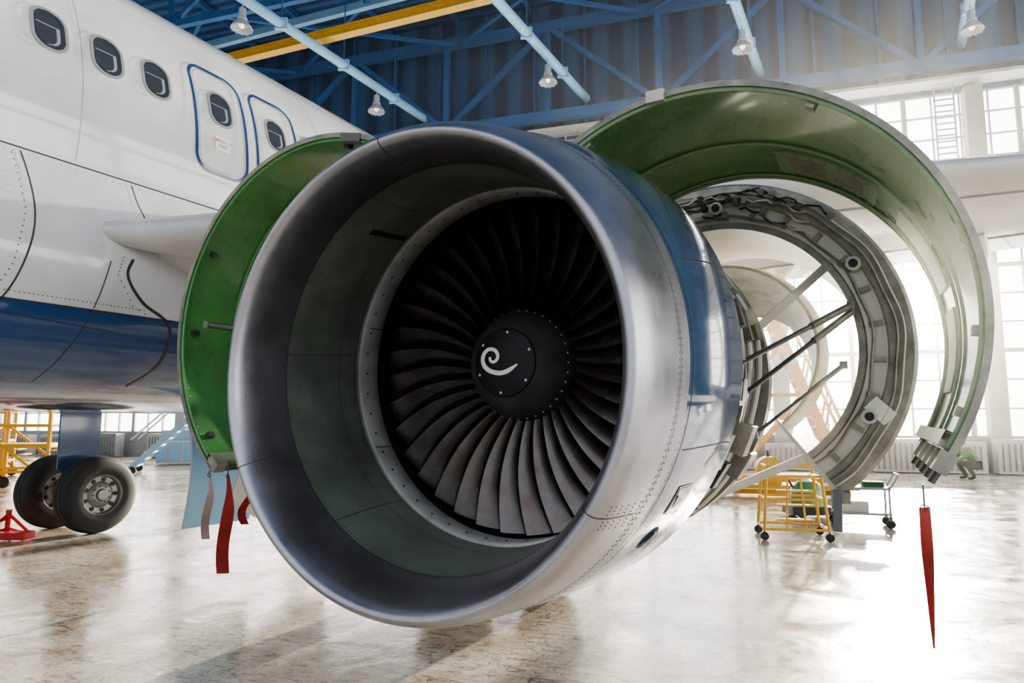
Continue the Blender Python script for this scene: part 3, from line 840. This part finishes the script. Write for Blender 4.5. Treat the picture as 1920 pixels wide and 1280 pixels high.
def lamp(loc):
    e=empty('pendant_lamp',loc)
    mb=MB()
    def rev(pr,k,n=28):
        mb.grid([[(r*cos(2*pi*j/n),r*sin(2*pi*j/n),z) for j in range(n)] for z,r in pr],k,close=True)
    rev([(0,.02),(0,.11),(-.28,.12),(-.30,.15),(-.36,.16),(-.38,.14),(-.45,.20),(-.58,.30),(-.66,.33),(-.67,.31),(-.58,.28),(-.46,.18),(-.44,.02)],'concrete')
    mb.tube([(0,0,0),(0,0,.35)],.02,'concrete',8)
    for i in range(10):
        a=2*pi*i/10; mb.tube([(.33*cos(a),.33*sin(a),-.66),(.30*cos(a),.30*sin(a),-.72),(.1*cos(a),.1*sin(a),-.78)],.008,'concrete',5)
    mb.obj('shade',e)
    mb=MB(); rev([(-.46,.01),(-.48,.06),(-.56,.09),(-.62,.06),(-.65,.01)],'bulb',16); mb.obj('bulb',e)
def onpipe(i,Y):
    x,y=ends[i]; k=(y-Y)/aV.y; return Vector((x-aV.x*k,Y,14.45))
for i,Y in ((2,25.6),(2,19.9),(3,23.3),(4,21.1),(5,20.0),(1,24.5)):
    lamp(onpipe(i,Y))

# ================================================================== GROUND EQUIPMENT
def stand(name,loc,rz,col='yellow',Wd=.88,Dp=.65,Ht=1.05):
    mb=MB(); w=Wd/2; d=Dp/2
    for sx in (-1,1):
        for sy in (-1,1):
            mb.tube([(sx*w,sy*d,.14),(sx*(w*.82),sy*d*.8,Ht)],.022,col,8)
            mb.tube([(sx*w,sy*d-.02,.06),(sx*w,sy*d+.02,.06)],.06,'tyre',14)
            mb.tube([(sx*w,sy*d,.06),(sx*w,sy*d,.16)],.015,'rod',6)
    for z,f in ((.16,1),(.58,.91),(.90,.85),(Ht,.82)):
        for a,b in (((-1,-1),(1,-1)),((1,-1),(1,1)),((1,1),(-1,1)),((-1,1),(-1,-1))):
            mb.tube([(a[0]*w*f,a[1]*d*f,z),(b[0]*w*f,b[1]*d*f,z)],.019,col,8)
    mb.box((0,0,.91),(Wd*.8,Dp*.8,.03),col)
    for k in range(3): mb.box((0,-d*.97+.03*k,.3+.2*k),(Wd*.55,.12,.025),col)
    mb.tube([(-w*.3,-d,.18),(-w*.2,-d*.85,.9)],.015,col,6); mb.tube([(w*.3,-d,.18),(w*.2,-d*.85,.9)],.015,col,6)
    mb.tube([(-w*.8,-d*.8,Ht),(-w*.8,-d*.8,Ht+.12),(-w*.5,-d*.8,Ht+.12)],.015,col,6)
    o=mb.obj(name); o.location=loc; o.rotation_euler=(0,0,rz)
stand('work_stand',(4.15,10.35,0),rad(-12))
mb=MB()
for z in (.22,.62): mb.box((0,0,z),(.85,.5,.04),'grey')
for sx in (-.4,.4):
    for sy in (-.22,.22):
        mb.tube([(sx,sy,.18),(sx,sy,.66)],.018,'grey',8); mb.tube([(sx,sy-.02,.07),(sx,sy+.02,.07)],.07,'tyre',14); mb.box((sx,sy,.15),(.05,.05,.08),'rod')
mb.box((-.1,0,.32),(.4,.35,.18),'lgrey'); mb.box((.2,.05,.68),(.3,.3,.08),'gvest'); mb.box((-.2,0,.70),(.25,.25,.12),'dark')
mb.tube([(.42,-.2,.62),(.55,-.2,.85),(.55,.2,.85),(.42,.2,.62)],.014,'grey',6)
o=mb.obj('tool_cart'); o.location=(5.75,11.5,0); o.rotation_euler=(0,0,rad(-20))
mb=MB()
mb.grid([[(.32*s*cos(a),.24*s*sin(a),z) for a in [2*pi*i/20 for i in range(20)]] for z,s in ((.08,1),(.3,1.05),(.5,.9),(.62,.55),(.66,.01))],'green',close=True)
mb.box((0,0,.12),(.75,.5,.14),'dark'); mb.tube([(-.25,0,.5),(-.45,0,.85),(-.55,0,.88)],.02,'dark',8)
for s in (-.2,.2): mb.tube([(-.2,s-.03,.1),(-.2,s+.03,.1)],.1,'tyre',14)
o=mb.obj('floor_scrubber'); o.location=(5.35,12.6,0)
mb=MB(); OY='orange'
for sy in (0,.75):
    mb.beam((1.75,sy,.2),(0,sy,4.9),.09,.24,OY)
    mb.tube([(1.95,sy,1.1),(.2,sy,5.8),(-.9,sy,5.85),(-.9,sy,4.9)],.04,OY,8)
    for k in range(5):
        f=k/4.; mb.tube([(lerp(1.75,0,f),sy,lerp(.2,4.9,f)),(lerp(1.95,.2,f),sy,lerp(1.1,5.8,f))],.03,OY,6)
    mb.beam((-.9,sy,.15),(-.9,sy,4.9),.10,.10,OY); mb.beam((0,sy,4.9),(-.9,sy,4.9),.08,.14,OY)
    mb.beam((-.9,sy,.2),(1.75,sy,.2),.1,.1,OY)
    mb.beam((-.9,sy,.3),(.9,sy,2.4),.07,.07,OY); mb.beam((-.9,sy,2.4),(.45,sy,3.7),.07,.07,OY); mb.beam((-.9,sy,2.4),(.9,sy,2.4),.07,.07,OY)
for k in range(19):
    f=(k+.5)/19; mb.box((lerp(1.75,0,f),.375,lerp(.2,4.9,f)),(.26,.72,.06),OY)
mb.box((-.45,.375,4.93),(.9,.78,.05),OY)
for x in (-.9,1.6):
    for sy in (0,.75): mb.tube([(x,sy-.05,.12),(x,sy+.05,.12)],.12,'tyre',14)
o=mb.obj('aircraft_access_stairs'); o.location=(6.75,18.0,0); o.rotation_euler=(0,0,rad(-14))
mb=MB(); mb.box((0,0,.25),(3.2,.9,.08),'yellow'); mb.box((0,0,.1),(3.0,.1,.1),'yellow')
mb.tube([(-.2,-.3,.62),(-.2,.3,.62)],.28,'yellow',24); mb.box((-.2,0,.4),(.5,.5,.25),'yellow'); mb.tube([(-.2,0,.8),(-.2,0,1.05)],.04,'dark',8)
mb.tube([(-1.5,0,.25),(-1.5,0,.95)],.03,'yellow',6); mb.tube([(1.5,0,.25),(1.5,0,.95)],.03,'yellow',6)
for sx in (-1.3,1.3):
    for sy in (-.3,.3): mb.tube([(sx,sy-.04,.1),(sx,sy+.04,.1)],.1,'tyre',12)
o=mb.obj('air_compressor_skid'); o.location=(6.1,15.9,0); o.rotation_euler=(0,0,rad(-15))
mb=MB()
u=-46
while u<UR-2:
    hh=random.choice([.9,1.1,1.0])
    if not 1.8<u<6.4:
        mb.box((u,-.75,hh/2+.03),(1.5,.5,hh),random.choice(['lgrey','grey','lgrey']))
        for k in range(8): mb.box((u-.6+.17*k,-1.02,hh/2),(.04,.05,hh*.8),'grey')
    u+=random.choice([1.8,2.3,3.4])
hobj(mb,'convector_heater_bank')
mb=MB()
for (a,b,z1) in ((3.2,5.2,5.4),):
    mb.box(((a+b)/2,-.18,z1),(b-a+.3,.2,.3),'grey')
    for u in (a,(a+b)/2,b): mb.box((u,-.18,z1/2),(.22,.2,z1),'grey')
    for k in range(6): mb.box(((a+b)/2,-.18,.5+k*.8),(b-a,.16,.14),'grey')
    mb.box(((a+b)/2,-.16,.6),(b-a,.1,1.2),'grey')
for k in range(8): mb.box((2.75,-.35,.3+.22*k),(.28,.12,.22),'yellow' if k%2 else 'black')
hobj(mb,'door_1')
mb=MB()
for k in range(9):
    mb.box((k*.22,0,.25+k*.22),(.26,1.4,.05),'lgrey')
for sy in (-.7,.7):
    mb.beam((-.1,sy,.15),(1.9,sy,2.1),.06,.18,'steelL'); mb.tube([(-.1,sy,1.1),(1.9,sy,3.1),(3,sy,3.1)],.03,'lgrey',6)
    mb.beam((1.9,sy,0.1),(1.9,sy,2.1),.08,.08,'steelL'); mb.beam((3,sy,0.1),(3,sy,2.1),.08,.08,'steelL'); mb.beam((1.9,sy,.2),(3,sy,2.0),.06,.06,'steelL')
mb.box((2.45,0,2.12),(1.2,1.4,.06),'lgrey')
for x in (0,2.9):
    for sy in (-.7,.7): mb.tube([(x,sy-.05,.12),(x,sy+.05,.12)],.12,'tyre',12)
o=mb.obj('boarding_steps'); o.location=(-12.6,23.2,0); o.rotation_euler=(0,0,rad(20))
def dock(loc,rz):
    mb=MB()
    for x in (0,1.6,3.2):
        for y in (0,1.4): mb.tube([(x,y,.15),(x,y,2.0)],.05,'yellow',8); mb.tube([(x,y-.05,.15),(x,y+.05,.15)],.15,'tyre',12)
    for z in (.5,1.1,1.6,2.0):
        for y in (0,1.4): mb.tube([(0,y,z),(3.2,y,z)],.04,'yellow',6)
        for x in (0,3.2): mb.tube([(x,0,z),(x,1.4,z)],.04,'yellow',6)
    for y in (0,1.4):
        mb.tube([(0,y,.3),(1.6,y,1.6)],.035,'yellow',6); mb.tube([(1.6,y,1.6),(3.2,y,.3)],.035,'yellow',6); mb.tube([(0,y,1.6),(1.6,y,.3)],.035,'yellow',6)
    for k in range(6): mb.box((3.3+.16*k,.7,1.0-k*.16),(.2,1.2,.03),'yellow')
    mb.box((1.6,.7,1.12),(3.2,1.4,.08),'yellow'); mb.box((.8,.7,.55),(1.2,.9,.5),'yellow')
    o=mb.obj('maintenance_dock'); o.location=loc; o.rotation_euler=(0,0,rz)
dock((-14.4,16.2,0),rad(10)); dock((-18.2,19.4,0),rad(25))
mb=MB(); mb.box((0,0,.5),(2.4,.8,.9),'lgrey'); mb.box((0,0,1.1),(2.2,.1,.5),'steelL')
for k in range(5): mb.box((-1+.5*k,-.42,.5),(.42,.03,.75),'steelL')
o=mb.obj('workbench'); o.location=(-12.9,27.8,0); o.rotation_euler=(0,0,rad(15))
mb=MB()
for a in (0,2.1,4.2):
    mb.tube([(0,0,.36),(.38*cos(a),.38*sin(a),.04)],.022,'redp',8); mb.tube([(0,0,.16),(.36*cos(a),.36*sin(a),.06)],.016,'redp',8)
mb.tube([(0,0,.05),(0,0,.42)],.04,'redp',12)
mb.tube([(.38*cos(a),.38*sin(a),.04) for a in (0,2.1,4.2,0)],.018,'redp',8)
mb.box((.2,-.15,.08),(.45,.25,.10),'redp'); mb.tube([(0,0,.3),(-.6,.2,.12)],.02,'redp',8)
o=mb.obj('wheel_chock'); o.location=(-7.35,10.2,0)

# ================================================================== PERSON (crouching mechanic)
pr=empty('mechanic',(13.6,20.5,0),rad(172))
def skinned(name,verts,edges,radii,k,parent,sub=1):
    me=D.meshes.new(name); me.from_pydata(verts,edges,[]); me.materials.append(M[k])
    o=D.objects.new(name,me); sc.collection.objects.link(o); o.parent=parent
    m=o.modifiers.new('skin','SKIN'); 
    sv=me.skin_vertices[0].data
    for i,r in enumerate(radii):
        sv[i].radius=(r,r) if not isinstance(r,tuple) else r
    sv[0].use_root=True
    s=o.modifiers.new('sub','SUBSURF'); s.levels=sub; s.render_levels=sub+1
    m.use_smooth_shade=True
    return o
skinned('legs',[(-.12,0,.42),(-.10,.12,.42),(.27,.20,.52),(.02,.18,.11),(.06,.18,.05),(.22,.20,.035),
                (-.10,-.12,.42),(.30,-.18,.46),(.05,-.2,.10),(.09,-.2,.05),(.25,-.22,.035)],
        [(0,1),(1,2),(2,3),(3,4),(4,5),(0,6),(6,7),(7,8),(8,9),(9,10)],
        [.13,.11,.08,.055,.05,.035,.11,.08,.055,.05,.035],'trouser',pr)
skinned('torso',[(-.12,0,.44),(-.05,0,.60),(.06,0,.76),(.14,0,.88),(.18,0,.95),(.12,.18,.85),(.30,.24,.64),(.48,.16,.50),(.12,-.18,.85),(.32,-.24,.62),(.50,-.12,.48)],
        [(0,1),(1,2),(2,3),(3,4),(3,5),(5,6),(6,7),(3,8),(8,9),(9,10)],
        [.15,.15,.17,.13,.055,.08,.056,.038,.08,.056,.038],'gvest',pr)
mb=MB()
def ell(c,r,k,n=16,mth=10,rot=None):
    rows=[]
    for i in range(mth+1):
        ph=-pi/2+pi*i/mth
        rows.append([Vector(c)+Vector((r[0]*cos(ph)*cos(2*pi*j/n)+(.0001 if i in(0,mth) else 0),r[1]*cos(ph)*sin(2*pi*j/n),r[2]*sin(ph))) for j in range(n)])
    mb.grid(rows,k,close=True)
ell((.24,0,1.04),(.10,.078,.115),'skin'); ell((.225,0,1.07),(.105,.085,.10),'hair'); ell((.345,0,1.035),(.018,.012,.022),'skin')
for s in (-1,1): ell((.335,s*.032,1.055),(.008,.012,.007),'black'); ell((.24,s*.08,1.04),(.018,.01,.03),'skin')
ell((.333,0,.99),(.006,.022,.006),'redp')
mb.obj('head',pr)
for s,(hx,hy,hz) in ((1,(.50,.15,.48)),(-1,(.52,-.11,.46))):
    vs=[(hx,hy,hz),(hx+.07,hy,hz-.04)];ed=[(0,1)];rr=[.026,.030]
    for j in range(4):
        y=hy+(j-1.5)*.02; l=(.07,.08,.075,.06)[j]; b=len(vs)
        vs+=[(hx+.085,y,hz-.05),(hx+.085+l*.5,y,hz-.06-.01),(hx+.085+l*.8,y,hz-.10)]; ed+=[(1,b),(b,b+1),(b+1,b+2)]; rr+=[.010,.009,.008]
    b=len(vs); vs+=[(hx+.03,hy-s*.04,hz-.03),(hx+.07,hy-s*.055,hz-.06)]; ed+=[(0,b),(b,b+1)]; rr+=[.011,.009]
    skinned('hand',vs,ed,rr,'skin',pr)

# ================================================================== ADDED GLARE VOLUME: scatter fills the hangar for a glow around the sun
m=D.materials.new('glare_scatter'); m.use_nodes=True
nt=m.node_tree; nt.nodes.clear()
o_=nt.nodes.new('ShaderNodeOutputMaterial'); vs_=nt.nodes.new('ShaderNodeVolumeScatter')
vs_.inputs['Density'].default_value=0.0015; vs_.inputs['Anisotropy'].default_value=0.90; vs_.inputs['Color'].default_value=(1,.98,.90,1)
nt.links.new(vs_.outputs[0],o_.inputs['Volume'])
M['air']=m
mb=MB(); mb.box(((UL+UR)/2,(VF+1)/2-.5,(1.3+ZR-.2)/2),(UR-UL-.6,-VF-2.5,ZR-.2-1.3),'air')
ho=hobj(mb,'glare_volume')

# ================================================================== LIGHT / WORLD / CAMERA
w=D.worlds.new('sky'); sc.world=w; w.use_nodes=True
bg=w.node_tree.nodes['Background']; bg.inputs['Color'].default_value=(0.86,0.93,1.0,1); bg.inputs['Strength'].default_value=1.3
az,el=rad(29),rad(10.2)
sd=Vector((sin(az)*cos(el),cos(az)*cos(el),sin(el)))
s=D.lights.new('sun','SUN'); s.energy=42; s.angle=rad(1.5); s.color=(1,.92,.74)
so=D.objects.new('sun',s); sc.collection.objects.link(so); so.rotation_euler=sd.to_track_quat('Z','Y').to_euler(); so.location=sd*60
cam=D.cameras.new('camera'); co=D.objects.new('camera',cam); sc.collection.objects.link(co)
cam.sensor_width=36; cam.lens=24.0; cam.clip_end=300; cam.clip_start=.05
co.location=(0,0,1.7); co.rotation_euler=(rad(90+6.68),0,0)
sc.camera=co
try:
    sc.view_settings.view_transform='AgX'; sc.view_settings.look='AgX - Medium High Contrast'
except Exception as e: print(e)
